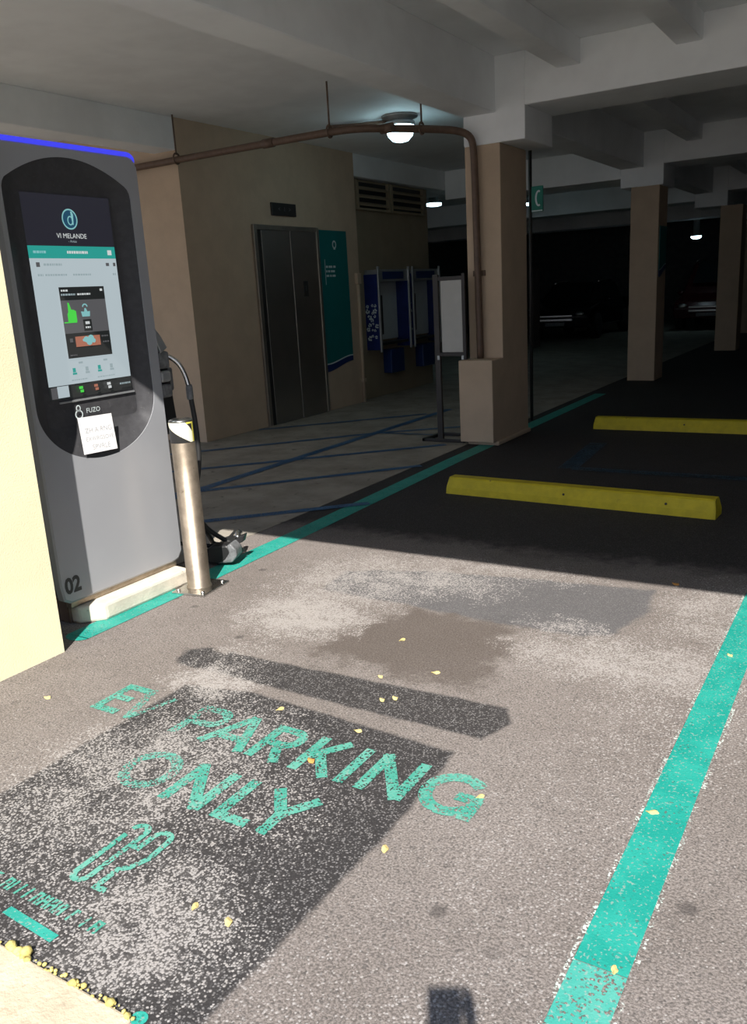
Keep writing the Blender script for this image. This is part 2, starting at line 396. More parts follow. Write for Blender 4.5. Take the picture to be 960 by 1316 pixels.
# elevator door (in wall plane x=-6.2)
def rough_door():
    o = tag(bpy.data.objects.new('door_1', None), 'brushed steel elevator door with two leaves in a thin steel frame', 'elevator door', kind='structure')
    COL.objects.link(o); o.location = (-6.2, 8.3, 0)
    fr = MB()
    fr.box(-6.2,-6.165,7.655,7.715,0,2.265,.004).box(-6.2,-6.165,8.865,8.915,0,2.265,.004).box(-6.2,-6.165,7.715,8.865,2.21,2.265,.004)
    fr.build('door_frame', MT['elevframe'], o)
    MB().box(-6.2,-6.186,7.715,7.80,.01,2.21).build('return_jamb', MT['signdark'], o)
    MB().box(-6.2,-6.180,7.80,8.328,.012,2.21,.003).build('door_leaf', MT['elev'], o)
    MB().box(-6.2,-6.176,8.336,8.865,.012,2.21,.003).build('door_leaf', MT['elev'], o)
    pl = MB().box(-6.176,-6.170,8.53,8.62,1.46,1.64,.002).build('floor_plate', MT['signdark'], o)
    text('1', .09, (-6.1695,8.575,1.55), (0,1,0), (0,0,1), MT['greyplastic'], 'plate_numeral', pl)
    MB().box(-6.2,-6.15,7.72,8.86,0,.012).build('sill_strip', MT['chrome'], o)
rough_door()
ind = thing('floor_indicator', 'small dark floor indicator plate above the elevator door', 'indicator panel', (-6.2,8.26,2.37))
MB().box(-6.2,-6.178,8.03,8.495,2.375,2.515,.004).build('panel', MT['signdark'], ind)
for yy, t in ((8.17,'<'),(8.27,'1'),(8.37,'>')): text(t, .07, (-6.1775,yy,2.445), (0,1,0), (0,0,1), MT['greyplastic'], 'indicator_symbol', ind)

def wave_panel(name, x, y0, y1, ztop, zl, zr, label, cat, tiny=False):
    """tall vinyl panel with a navy wavy foot, on the plane x"""
    o = thing(name, label, cat, (x, (y0+y1)/2, zl))
    w = y1-y0; N = 14
    def edge(t, dz): return (y0+w*t, zl+(zr-zl)*(t*t*(3-2*t)) + dz)
    ts = [i/N for i in range(N+1)]
    up = [edge(t, .10*(1-.3*t)) for t in ts]
    A = (0,1,0); B = (0,0,1)
    MB().prism(up+[(y1,ztop),(y0,ztop)], .010, (x,0,0), A, B).build('sheet', MT['banner'], o)
    MB().prism([edge(t, 0) for t in ts]+up[::-1], .010, (x,0,0), A, B).build('wave_foot', MT['navy'], o)
    MB().stroke(up, .016, 0, (x+.0108,0,0), A, B).build('wave_stripe', MT['pale'], o)
    if not tiny:
        cy, cz = (y0+y1)/2+.02, ztop-.17
        ring = [(cy+.036*math.cos(a*PI/8), cz+.042*math.sin(a*PI/8)) for a in range(16)]
        mb = MB().stroke(ring, .02, 0, (x+.0108,0,0), A, B, closed=True)
        mb.stroke([(cy-.022,cz-.05),(cy+.022,cz-.05)], .02, 0, (x+.0112,0,0), A, B)
        mb.build('emblem', MT['pale'], o)
        mb = MB(); yb = y0+.115
        mb.stroke([(yb-.018,ztop-.35),(yb-.018,ztop-.66)], .012, 0, (x+.0108,0,0), A, B)
        for r, lens in enumerate(((.05,.09,.06),(.03,.05,.10),(.07,.04,.08))):
            yy = yb
            for l in lens:
                mb.stroke([(yy,ztop-.44-r*.055),(yy+l*.9,ztop-.44-r*.055)], .026, 0, (x+.0108,0,0), A, B); yy += l+.012
        mb.build('small_print', MT['pale'], o)
    return o
wave_panel('wall_banner', -6.199, 8.94, 9.565, 2.245, .50, .60, 'tall teal banner with navy wavy foot right of the elevator door', 'banner')
wave_panel('column_banner', -2.929, 12.56, 12.95, 2.14, 1.45, 1.56, 'small teal banner on the side of the second column', 'banner', True)

cp = thing('wall_conduit', 'thin tan conduit pipe down the elevator wall corner beside the pay phones', 'pipe', (-6.18,9.77,0))
MB().tube([(-6.18,9.77,0),(-6.18,9.77,1.6)], .022).build('pipe', MT['tan'], cp)
MB().box(-6.2,-6.15,9.72,9.82,1.58,1.72,.01).build('junction_box', MT['tan'], cp)
for z in (.28,): MB().box(-6.2,-6.15,9.73,9.81,z,z+.05,.006).build('pipe_clamp', MT['tan'], cp)

# louvers
for i, (a, b_, lab) in enumerate(((10.04,10.82,'dark louver vent high on the phone wall, nearer the elevator'), (10.95,11.85,'dark louver vent high on the phone wall, at its far end'))):
    o = thing('louver_vent', lab, 'vent', (-6.3,(a+b_)/2,2.56), 'louvers over the pay phones')
    MB().box(-6.305,-6.296,a,b_,2.56,2.90).build('vent_opening', MT['black'], o)
    fr = MB().box(-6.3,-6.25,a-.05,a,2.54,2.92,.004).box(-6.3,-6.25,b_,b_+.05,2.54,2.92,.004).box(-6.3,-6.25,a,b_,2.54,2.57,.004)
    fr.build('vent_frame', MT['tanshade'], o)
    for k in range(3):
        z = 2.61+.10*k
        MB().prism([(0,0),(.05,-.035),(.05,-.055),(0,-.02)], b_-a, (-6.296,b_,z+.04), (1,0,0), (0,0,1)).build('slat', MT['tanshade'], o)

# pay phones
def booth(y0, lab):
    o = thing('phone_booth', lab, 'pay phone', (-6.3,y0,.62), 'pay phones on the dim wall')
    w = .88; X0, X1 = -6.3, -6.08
    for k, yy in enumerate((y0, y0+w-.03)):
        sp = MB().box(X0,X1,yy,yy+.03,.68,1.70,.004).build('side_panel', MT['boothblue'], o)
        if k == 0:
            rr = random.Random(int(y0*10)); mb = MB()
            for fi in range(18):         # pale flowers printed on the panel
                cx, cz, s = X0+.055+.055*(fi % 3)+rr.uniform(-.02,.02), .86+.085*(fi//3)+rr.uniform(-.03,.03), .012+rr.random()*.014
                for q in range(5):
                    a = q*2*PI/5+rr.random()
                    pts = [(cx+math.cos(a)*s*.9+s*.6*math.cos(t*PI/3), cz+math.sin(a)*s*.9+s*.6*math.sin(t*PI/3)) for t in range(6)]
                    mb.prism(pts, 0, (0,yy-.0012,0), (1,0,0), (0,0,1))
            mb.build('flower_pattern', MT['pale'], sp)
        MB().box(X1-.005,X1+.02,yy-.006,yy+.036,.65,1.80,.005).build('edge_trim', MT['boothsilver'], o)
    MB().box(X0,X1,y0+.03,y0+w-.03,1.60,1.76,.006).build('header_box', MT['boothsilver'], o)
    MB().box(X1,X1+.006,y0+.14,y0+w-.16,1.63,1.73,.002).build('header_sign', MT['navy'], o)
    MB().box(X0,X0+.02,y0+.03,y0+w-.03,.80,1.60,.002).build('back_panel', MT['boothwhite'], o)
    MB().box(X0,X1-.02,y0+.03,y0+w-.03,.74,.775,.005).build('shelf', MT['signdark'], o)
    ph = MB().box(X0+.02,X0+.13,y0+.07,y0+.27,.88,1.42,.012).build('telephone', MT['black'], o)
    MB().tube([(X0+.15,y0+.10,1.05),(X0+.175,y0+.10,1.09),(X0+.175,y0+.10,1.28),(X0+.15,y0+.10,1.32)], .018, 10, 2).build('handset', MT['black'], ph)
    MB().box(X0,X0+.14,y0+.42,y0+.80,.32,.66,.01).build('directory_box', MT['navy'], o)
booth(10.11, 'blue flower printed pay phone booth nearer the elevator')
booth(11.08, 'blue flower printed pay phone booth further from the elevator')

# brown conduit running from the column to the left over the walkway
pp = thing('ceiling_pipe', 'brown pipe climbing the column and hung below the ceiling past the elevator', 'pipe', (-3.33,7.36,.8))
route = [(-3.33,7.355,.80),(-3.345,7.355,2.4),(-3.352,7.355,2.66),(-3.37,7.34,2.75),(-3.45,7.28,2.80),(-3.62,7.15,2.82),(-3.95,6.72,2.82),(-4.10,6.58,2.82),(-4.33,6.53,2.82),(-6.13,6.53,2.815),(-6.72,6.53,2.81),(-11.5,6.53,2.80)]
MB().tube(route, .032, 14, 2).build('pipe_run', MT['brown'], pp)
for x, y in ((-4.33,6.53),(-6.13,6.52),(-3.70,7.04)):
    r = MB().tube([(x,y,2.86),(x,y,3.24)], .008, 8).build('hanger_rod', MT['brown'], pp)
    MB().tube([(x-.0,y+.045*math.cos(a*PI/8),2.825+.05*math.sin(a*PI/8)) for a in range(17)], .008, 8).build('ring_clamp', MT['brown'], r)
for p in ((-5.0,6.53,2.818),(-3.9,6.78,2.82)): MB().lathe([(.04,-.06),(.04,.06)], p, 14, 'x').build('coupling', MT['brown'], pp)
MB().box(-3.40,-3.28,7.385,7.40,1.55,1.60).build('pipe_strap', MT['brown'], pp)

# ceiling lights
def bulk_light(p, lab, r, ceil_z, power, f=1.0):
    o = thing('ceiling_light', lab, 'ceiling light', (p[0],p[1],ceil_z), 'round ceiling lights')
    MB().lathe([(r*1.25,ceil_z),(r*1.25,ceil_z-.02),(r*.6,ceil_z-.045),(r*.6,p[2]+r*.55),(r*1.02,p[2]+r*.5),(r*1.05,p[2]+r*.25),(r*.9,p[2]+r*.2)], (p[0],p[1],0)).build('fixture_base', MT['boothsilver'], o)
    MB().lathe([(r*.98,p[2]+r*.42),(r*1.0,p[2]+r*.05*f),(r*.86,p[2]-r*.4*f),(r*.55,p[2]-r*.72*f),(0,p[2]-r*.85*f)], (p[0],p[1],0)).build('globe', MT['lamp'], o)
    l = bpy.data.lights.new('bulb', 'POINT'); l.energy = power; l.color = (.62,.9,1.0); l.shadow_soft_size = r
    lo = bpy.data.objects.new('bulb', l); COL.objects.link(lo); lo.parent = o; lo.location = (0, 0, p[2]-r*.9-ceil_z)
    return o
L1 = bulk_light((-4.60,8.27,3.085), 'lit round ceiling light half hidden behind the brown pipe', .15, 3.22, .9)
MB().tube([(-4.75,8.27,3.19),(-5.05,8.15,3.18),(-5.35,8.05,3.19)], .018, 8, 2).build('supply_conduit', MT['brown'], L1)
bulk_light((-7.2,14.05,2.90), 'lit ceiling light at the end of the pay phone wall', .14, 3.22, .15, .15)
bulk_light((-6.18,16.1,2.93), 'lit ceiling light peeking out beside the sign post', .10, 3.22, .12, .3)
bulk_light((-4.66,24.0,2.40), 'lit lamp deep in the garage between the two right columns', .13, 3.22, .15, .4)

# sign stand with blank board
ss = thing('sign_stand', 'freestanding dark frame with a blank white board left of the column', 'sign stand', (-3.58,7.25,0))
for x, hw in ((-3.722,.028),(-3.435,.016)): MB().box(x-hw,x+hw,7.233,7.267,.02,1.585,.004).build('post', MT['signdark'], ss)
for z in (.85,1.545): MB().box(-3.715,-3.435,7.236,7.264,z-.018,z+.018,.003).build('cross_rail', MT['signdark'], ss)
MB().box(-3.672,-3.455,7.240,7.258,.87,1.53,.002).build('board', MT['signwhite'], ss)
MB().box(-3.92,-3.46,7.22,7.26,.005,.035,.006).box(-3.92,-3.88,7.22,7.60,.005,.035,.006).box(-3.92,-3.46,7.56,7.60,.005,.035,.006).build('foot_frame', MT['signdark'], ss)
for x in (-3.71,-3.455): MB().box(x-.012,x+.012,7.225,7.24,.80,.84,.003).build('clip', MT['boothwhite'], ss)
# sign post behind the column
sp = thing('sign_post', 'thin dark post behind the column carrying a small green sign', 'sign post', (-3.34,8.7,0))
MB().tube([(-3.34,8.7,0),(-3.34,8.7,3.22)], .018, 12).build('pole', MT['signdark'], sp)
gs = MB().box(-3.325,-3.20,8.69,8.71,2.17,2.42,.004).build('green_plate', MT['green'], sp)
MB().stroke([(-3.245+.03*math.cos(a), 2.30+.07*math.sin(a)) for a in [PI*.35+PI*1.3*k/10 for k in range(11)]], .018, 0, (0,8.6885,0), (1,0,0), (0,0,1)).build('white_arc', MT['pale'], gs)
MB().stroke([(-3.32,2.18),(-3.205,2.18)], .012, 0, (0,8.6885,0), (1,0,0), (0,0,1)).build('white_rule', MT['pale'], gs)
MB().box(-3.345,-3.325,8.72,8.93,.78,1.61,.004).build('side_plate', MT['signdark'], sp)

# ------------------------------------------------------------------ wheel stops
def wheel_stop(x0, x1, y0, rot, lab):
    o = thing('wheel_stop', lab, 'wheel stop', ((x0+x1)/2, y0+.075, 0), 'yellow concrete wheel stops')
    L = x1-x0; prof = [(-.085,0),(-.078,.045),(-.052,.108),(-.040,.118),(.040,.118),(.052,.108),(.078,.045),(.085,0)]
    b = bmesh.new(); rings = []
    for x, s in ((-L/2,.96),(-L/2+.012,1.0),(L/2-.012,1.0),(L/2,.96)):
        rings.append([b.verts.new((x if abs(x) < L/2 else x*(1-.012*(p[1] > .05)), p[0]*s, p[1]*(.985 if s < 1 else 1))) for p in prof])
    for i in range(3):
        for k in range(len(prof)):
            b.faces.new((rings[i][k], rings[i][(k+1) % len(prof)], rings[i+1][(k+1) % len(prof)], rings[i+1][k]))
    b.faces.new(rings[0]); b.faces.new(rings[-1]); bmesh.ops.recalc_face_normals(b, faces=b.faces)
    mb = MB(); mb.add(b); q = mb.build('block', MT['wheelstop']); q.parent = o
    for x in (-.02*L,.34*L):
        n = MB().lathe([(.008,0),(.008,.002),(.004,.004)], (0,0,0), 12, 'y').build('anchor_hole', MT['label']); n.parent = o
        n.rotation_euler = (math.radians(-22),0,0); n.location = (x,-.072,.07); n.scale = (1,-1,1)
    o.rotation_euler = (0,0,rot); return o
wheel_stop(-2.715,-.835,5.30,math.radians(-3.0), 'yellow concrete wheel stop with chipped paint, nearer the camera')
wheel_stop(-2.53,-.70,8.30,0, 'yellow concrete wheel stop further in, under deep shade')

# ------------------------------------------------------------------ painted lines
def line(name, pts, w, m, lab, z=.0025, cat='painted line', group=None):
    o = MB().stroke(pts, w, 0, (0,0,z)).build(name, m); return tag(o, lab, cat, group)
rl = line('parking_line', [(-.43,1.505),(-.43,11)], .118, MT['teal'], 'wide teal stall line running along the right side of the picture')
MB().stroke([(-.493,-.6),(-.493,9)], .016, 0, (0,0,.0020)).build('flaked_edge', MT['paleedge'], rl)
MB().stroke([(-.366,-.6),(-.366,9)], .016, 0, (0,0,.0020)).build('flaked_edge', MT['paleedge'], rl)
MB().stroke([(-.43,-.6),(-.43,1.503)], .118, 0, (0,0,.0025)).build('lighter_stretch', MT['teallight'], rl)
ll = line('parking_line', [(-3.085,2.30),(-3.085,2.96)], .135, MT['teal'], 'short teal stall line along the kerb left of the bollard')
MB().prism([(-3.085+.0675*math.cos(a), 2.305+.05*math.sin(a)) for a in [PI+PI*k/10 for k in range(11)]], 0, (0,0,.0025)).build('rounded_end', MT['teal'], ll)
line('parking_line', [(-3.10,3.05),(-3.12,4.1),(-3.20,6.5),(-3.26,11)], .15, MT['teal'], 'teal stall line running from the bollard towards the tan column')
zc = .0075
bl = [((-4.0,4.0),(-3.1,4.88),'blue hatch line nearest the sunlight'), ((-4.75,4.62),(-3.36,6.15),'second blue hatch line from the sunlight'),
      ((-5.5,5.2),(-3.6,7.1),'third blue hatch line from the sunlight'), ((-6.1,5.9),(-4.63,7.54),'fourth blue hatch line from the sunlight'),
      ((-6.15,7.42),(-4.75,8.9),'blue hatch line nearest the elevator door'), ((-4.63,7.54),(-3.8,8.2),'blue hatch line behind the sign stand')]
for a, c, lab in bl: line('hatch_line', [a, c], .085, MT['blue'], lab, zc, group='blue hatch lines')
line('hatch_line', [(-4.65,3.2),(-4.65,9.3)], .10, MT['blue'], 'long blue line crossing all the hatch lines lengthwise', zc+.001)
line('hatch_line', [(-4.63,7.54),(-3.75,7.58)], .05, MT['blue'], 'thin blue line running behind the foot of the sign stand', zc+.0015)
line('stall_mark', [(-2.16,6.4),(-2.25,7.55)], .16, MT['bluefaint'], 'faint dark blue mark between the two wheel stops, pointing inward', .003)
line('stall_mark', [(-2.12,6.42),(-.75,6.42)], .12, MT['bluefaint'], 'faint dark blue band behind the nearer wheel stop', .0035)

# ------------------------------------------------------------------ painted lettering
def arc(cx, cy, rx, ry, a0, a1, n=14):
    return [(cx+rx*math.cos(math.radians(a0+(a1-a0)*k/n)), cy+ry*math.sin(math.radians(a0+(a1-a0)*k/n))) for k in range(n+1)]
T, B_ = 2.055, 1.845; W = .036; h = T-B_; c = (T+B_)/2
ZL = .0022
A = MB()
_k = [0]
def S(mb, *st, w=W):
    for s in st:
        _k[0] = (_k[0]+1) % 5; mb.stroke(s, w, 0, (0,0,ZL+.00025*_k[0]))
S(A, [(-2.455,B_),(-2.455,T)], [(-2.473,T-W/2),(-2.355,T-W/2)], [(-2.455,c+.005),(-2.365,c+.005)], [(-2.473,B_+W/2),(-2.345,B_+W/2)])
e1 = A.build('painted_letter', MT['tealold'])
V = MB(); S(V, [(-2.345,T),(-2.275,B_)])
ev = thing('painted_lettering', 'first teal painted line on the asphalt, reading EV PARKING', 'painted lettering', (-1.7,1.95,0))
def lets(o, defs):
    for mb, m in defs:
        q = mb.build('painted_letter', m); q.parent = o; q.matrix_parent_inverse = Matrix.Translation(-Vector(o.location))
e1.parent = ev; e1.matrix_parent_inverse = Matrix.Translation(-Vector(ev.location))
S(V, [(-2.275,B_),(-2.21,T-.02)], w=.022)
Pm = MB(); S(Pm, [(-2.05,B_),(-2.05,T)], [(-2.068,T-W/2),(-2.0,T-W/2)]+arc(-1.975,T-W/2-.048,.048,.048,90,-90)+[(-2.05,T-W/2-.096)])
Am = MB(); S(Am, [(-1.92,B_),(-1.83,T)], [(-1.83,T),(-1.75,B_)], [(-1.885,B_+.065),(-1.78,B_+.065)])
Rm = MB(); S(Rm, [(-1.705,B_),(-1.705,T)], [(-1.723,T-W/2),(-1.67,T-W/2)]+arc(-1.64,T-W/2-.045,.045,.045,90,-90)+[(-1.705,T-W/2-.09)], [(-1.655,T-W/2-.09),(-1.60,B_)])
Km = MB(); S(Km, [(-1.525,B_),(-1.525,T)], [(-1.425,T),(-1.525,B_+.075)], [(-1.49,B_+.115),(-1.405,B_)])
Im = MB(); S(Im, [(-1.35,B_),(-1.35,T)])
Nm = MB(); S(Nm, [(-1.275,B_),(-1.275,T)], [(-1.285,T),(-1.145,B_)], [(-1.145,B_),(-1.145,T)], w=.038)
Gm = MB(); S(Gm, arc(-1.0,c,.085,.088,42,330,22)[:-1]+[(-.925,B_+.035)], [(-.925,B_),(-.925,c)], [(-.99,c-.005),(-.908,c-.005)], w=.042)
lets(ev, [(V,MT['tealworn']),(Pm,MT['tealworn']),(Am,MT['tealold']),(Rm,MT['tealold']),(Km,MT['tealold']),(Im,MT['tealold']),(Nm,MT['tealold']),(Gm,MT['tealold'])])
on = thing('painted_lettering', 'second teal painted line on the asphalt, reading ONLY', 'painted lettering', (-1.7,1.63,0))
T2, B2 = 1.74, 1.535
O2 = MB(); S(O2, arc(-1.935,(T2+B2)/2,.082,.088,0,345,24)+[(-1.853,(T2+B2)/2)], w=.038)
N2 = MB(); S(N2, [(-1.785,B2),(-1.785,T2)], [(-1.793,T2),(-1.655,B2)], [(-1.655,B2),(-1.655,T2)], w=.038)
L2 = MB(); S(L2, [(-1.575,B2),(-1.575,T2)], [(-1.593,B2+W/2),(-1.465,B2+W/2)], w=.038)
Y2 = MB(); S(Y2, [(-1.485,T2),(-1.405,B2+.10)], [(-1.335,T2),(-1.405,B2+.10)], [(-1.405,B2+.12),(-1.405,B2)], w=.038)
lets(on, [(O2,MT['tealworn']),(N2,MT['tealold']),(L2,MT['tealold']),(Y2,MT['tealold'])])
pg = MB()
S(pg, [(-1.745,1.36),(-1.745,1.19)]+arc(-1.72,1.185,.025,.025,180,360,8)+[(-1.695,1.37)]+arc(-1.72,1.385,.025,.025,0,180,8), w=.019)
S(pg, [(-1.665,1.32),(-1.665,1.38)]+arc(-1.637,1.385,.028,.03,180,0,8)+[(-1.605,1.31),(-1.625,1.26),(-1.648,1.24),(-1.648,1.165),(-1.61,1.165)], w=.019)
S(pg, [(-1.695,1.33),(-1.665,1.33)], w=.019)
tag(pg.build('plug_symbol', MT['tealold']), 'teal outline plug symbol painted below the word ONLY', 'painted symbol')
so_ = thing('small_lettering', 'thin row of small worn teal letters near the lower left kerb', 'painted lettering', (-1.86,1.065,0))
rr = random.Random(3); x = -2.2; defs = []
while x < -1.53:
    k = rr.choice((0,1,2,3)); y0, y1 = 1.045, 1.085; sm = MB()
    S(sm, [(x,y0),(x+.004,y1)], w=.008)
    if k > 0: S(sm, [(x,y1-.004),(x+.018,y1-.004)], w=.008)
    if k > 1: S(sm, [(x+.019,y0),(x+.019,y1)], w=.008)
    if k > 2: S(sm, [(x,(y0+y1)/2),(x+.018,(y0+y1)/2)], w=.008)
    defs.append((sm, MT['tealold'])); x += .03 if rr.random() < .85 else .05
lets(so_, defs)
tag(MB().stroke([(-1.785,1.0),(-1.59,.99)], .026, 0, (0,0,ZL)).build('paint_bar', MT['teal']), 'short solid teal bar by the lower left kerb', 'painted line')
tag(MB().prism([(-1.235+.02*math.cos(a),.925+.018*math.sin(a)) for a in [2*PI*k/12 for k in range(12)]], 0, (0,0,ZL)).build('paint_spot', MT['teal']), 'round teal paint spot at the corner of the lower left kerb', 'painted mark')

# ------------------------------------------------------------------ kerbs
kb = MB().prism([(-3.34,2.41),(-3.205,2.41),(-3.115,2.50),(-3.115,3.08),(-3.34,3.10)], .085, (0,0,0), (1,0,0), (0,1,0), .014)
tag(kb.build('kerb', MT['kerb']), 'low weathered concrete kerb in front of the charging kiosk', 'kerb', kind='structure')
nk = MB().box(-6,-1.245,-.6,.915,-.05,.010,.006,2)
tag(nk.build('kerb', MT['nearkerb']), 'cream concrete kerb in the lower left corner', 'kerb', kind='structure')
cb = MB(); rr = random.Random(11)
for i in range(95):
    x = -1.98 + .74*rr.random(); big = 1.0 if rr.random() < .8 else 1.9
    if -1.66 < x < -1.58: big *= 1.8
    s = (.0025+.004*rr.random())*big
    y = .915 + rr.uniform(-.004,.010)
    cb.ball((x,y,.006+s*.4), s, (1,rr.uniform(.6,1.2),rr.uniform(.5,.9)), 1, Matrix.Rotation(rr.random()*6,4,'Z'))
o = cb.build('kerb_crumbs', MT['crumb']); tag(o, 'yellow crumbs of old paint along the lower left kerb edge', 'crumbs', kind='stuff')

# ------------------------------------------------------------------ fallen petals
leaves = [(-1.362,1.231,'pale petal below the letter Y on the dark patch, left of its neighbour',0),(-1.252,1.23,'pale petal near the right edge of the dark patch, in front of ONLY',0),(-.466,2.117,'yellow petal halfway up the right teal line',0),
 (-.401,1.514,'yellow petal low on the right teal line',0),(-.445,3.27,'yellow petal high on the right teal line',0),(-1.053,1.638,'yellow green petal below the letter G',0),(-1.493,1.912,'orange leaf on the letter K',1),
 (-.925,1.971,'yellow petal on the letter G',0),(-2.691,1.826,'pale petal near the cream wall',0),(-1.799,2.146,'pale petal above the letter A',0),(-1.457,2.138,'pale petal above the letter K',0),
 (-.809,4.009,'tan leaf at the edge of the roof shadow',1),(-1.698,2.875,'pale petal on the brown stain',0),(-1.497,2.368,'pale petal on the long dark tar strip, lower of the pair',0),(-1.602,2.531,'pale petal at the top edge of the long dark tar strip',0),(-1.422,2.652,'pale petal just above the long dark tar strip',0),(-1.46,2.40,'pale petal on the long dark tar strip, upper of the pair',0)]
for x, y, lab, kind in leaves:
    rr = random.Random(int(x*1000+y*77)); b = bmesh.new(); r = .011+.004*rr.random()+.004*kind; n = 10; a0 = rr.random()*6
    vs = []
    for k in range(n):
        a = 2*PI*k/n; q = r*(1 if k % 5 else 1.25); vs.append(b.verts.new((q*math.cos(a), .72*q*math.sin(a), .004+.003*math.sin(a*2))))
    ct = b.verts.new((0,0,.007))
    for k in range(n): b.faces.new((ct, vs[k], vs[(k+1) % n]))
    q = bmesh.ops.extrude_face_region(b, geom=list(b.faces)); bmesh.ops.translate(b, vec=(0,0,-.0025), verts=[v for v in q['geom'] if isinstance(v, bmesh.types.BMVert)])
    bmesh.ops.recalc_face_normals(b, faces=b.faces)
    mb = MB(); mb.add(b); o = mb.build('fallen_petal', MT['leafo' if kind else 'leafy']); o.location = (x,y,0); o.rotation_euler = (0,0,a0)
    tag(o, lab, 'petal', 'petals and leaves on the asphalt')

# ------------------------------------------------------------------ charging kiosk (front face x = KX, facing +x)
KX = -3.20; Y0, Y1, Z0, Z1 = 2.335, 3.125, .115, 2.145; KC = (Y0+Y1)/2
ks = thing('charging_kiosk', 'tall silver grey charging kiosk numbered 02 with a big lit screen', 'charging station', (KX-.15,KC,0))
AY = (0,1,0); AZ = (0,0,1)
def rrect(y0, y1, z0, z1, r, n=8):
    pts = []
    for cy, cz, a in ((y1-r,z1-r,0),(y0+r,z1-r,90),(y0+r,z0+r,180),(y1-r,z0+r,270)):
        pts += [(cy+r*math.cos(math.radians(a+90*k/n)), cz+r*math.sin(math.radians(a+90*k/n))) for k in range(n+1)]
    return pts
bez_c = (2.705, 1.45)
def bezel_outline():
    hw = .352; out = []
    for k in range(49):                       # rounded foot
        a = PI + PI*k/48; out.append((bez_c[0]+hw*math.cos(a), 1.03+.27*math.sin(a)))
    for k in range(5): out.append((bez_c[0]+hw-.018*(k/4)**2, 1.955+.045*k/4))
    for k in range(49):                       # shallow arched top
        t = 1-2*k/48; out.append((bez_c[0]+(hw-.018)*t, 2.000+.105*(1-t*t)))
    for k in range(5): out.append((bez_c[0]-hw+.018*(1-k/4)**2, 2.0-.045*k/4))
    return out
def resample(loop, centre, n):
    """points of a star-shaped loop at n equal angles round centre"""
    res = []
    for k in range(n):
        a = 2*PI*k/n; d = (math.cos(a), math.sin(a)); best = None
        for i in range(len(loop)):
            p, q = loop[i], loop[(i+1) % len(loop)]
            ex, ey = q[0]-p[0], q[1]-p[1]; den = d[0]*ey-d[1]*ex
            if abs(den) < 1e-12: continue
            wx, wy = p[0]-centre[0], p[1]-centre[1]
            t = (wx*ey-wy*ex)/den; s = (wx*d[1]-wy*d[0])/den
            if t > 0 and -1e-6 <= s <= 1+1e-6 and (best is None or t > best): best = t
        res.append((centre[0]+d[0]*best, centre[1]+d[1]*best))
    return res
NB = 240
ctr = (2.72, 1.40)
outer = resample(rrect(Y0,Y1,Z0,Z1,.055), ctr, NB)
bz = resample(bezel_outline(), ctr, NB)
bzi = resample(rrect(2.445,2.985,.93,1.965,.03), ctr, NB)
b = bmesh.new()
def ring(pts, x): return [b.verts.new((x,p[0],p[1])) for p in pts]
def inset(pts, d): return [(ctr[0]+(p[0]-ctr[0])*(1-d/.4), ctr[1]+(p[1]-ctr[1])*(1-d/1.0)) for p in pts]
r0 = ring(outer, KX-.045); r1 = ring(outer, KX-.008); r2 = ring(inset(outer,.008), KX); r3 = ring(bz, KX)
r4 = ring(bz, KX-.012)
def bridge(p, q):
    for k in range(NB): b.faces.new((p[k], p[(k+1) % NB], q[(k+1) % NB], q[k]))
for p, q in ((r0,r1),(r1,r2),(r2,r3),(r3,r4)): bridge(p, q)
bmesh.ops.recalc_face_normals(b, faces=b.faces)
mb = MB(); mb.add(b); fp = mb.build('front_panel', MT['kiosk'], ks)
MB().prism(rrect(Y0+.012,Y1-.012,Z0+.012,Z1-.012,.05), -.33, (KX-.062,0,0), AY, AZ).build('body', MT['kioskside'], ks)
# recessed dark bezel, scooped at the foot
b = bmesh.new(); s0 = ring(bz, KX-.004)
rings = [s0]
for t, dep in ((.35,.022),(.7,.042),(1.0,.052)):
    rings.append(ring([(p[0]*(1-t)+q[0]*t, p[1]*(1-t)+q[1]*t) for p, q in zip(bz, bzi)], KX-.004-dep))
for p, q in zip(rings, rings[1:]): bridge(p, q)
b.faces.new(rings[-1]); bmesh.ops.recalc_face_normals(b, faces=b.faces)
for f in b.faces: f.smooth = len(f.verts) == 4
mb = MB(); mb.add(b); MB_b = mb.build('screen_bezel', MT['bezel'], ks)
# LED strip around the top edge
top = [p for p in rrect(Y0,Y1,Z0,Z1,.055) if p[1] > Z1-.03]
top.sort(key=lambda p: p[0])
MB().prism([(p[0],p[1]+.001) for p in top]+[(p[0]*.999+.001*KC,p[1]+.021) for p in top[::-1]], -.045, (KX-.006,0,0), AY, AZ).build('light_strip', MT['led'], ks)
MB().box(KX-.36,KX-.05,Y0+.06,Y1-.06,0,Z0+.02,.01).build('plinth', MT['brown'], ks)
MB().box(KX-.05,KX-.012,Y0+.05,Y1-.04,Z0-.028,Z0+.004,.006).build('lower_trim', MT['steel'], ks)
text('02', .105, (KX+.0012,2.402,.200), AY, AZ, MT['label'], 'station_number', ks, sx=.86, bold=.004)
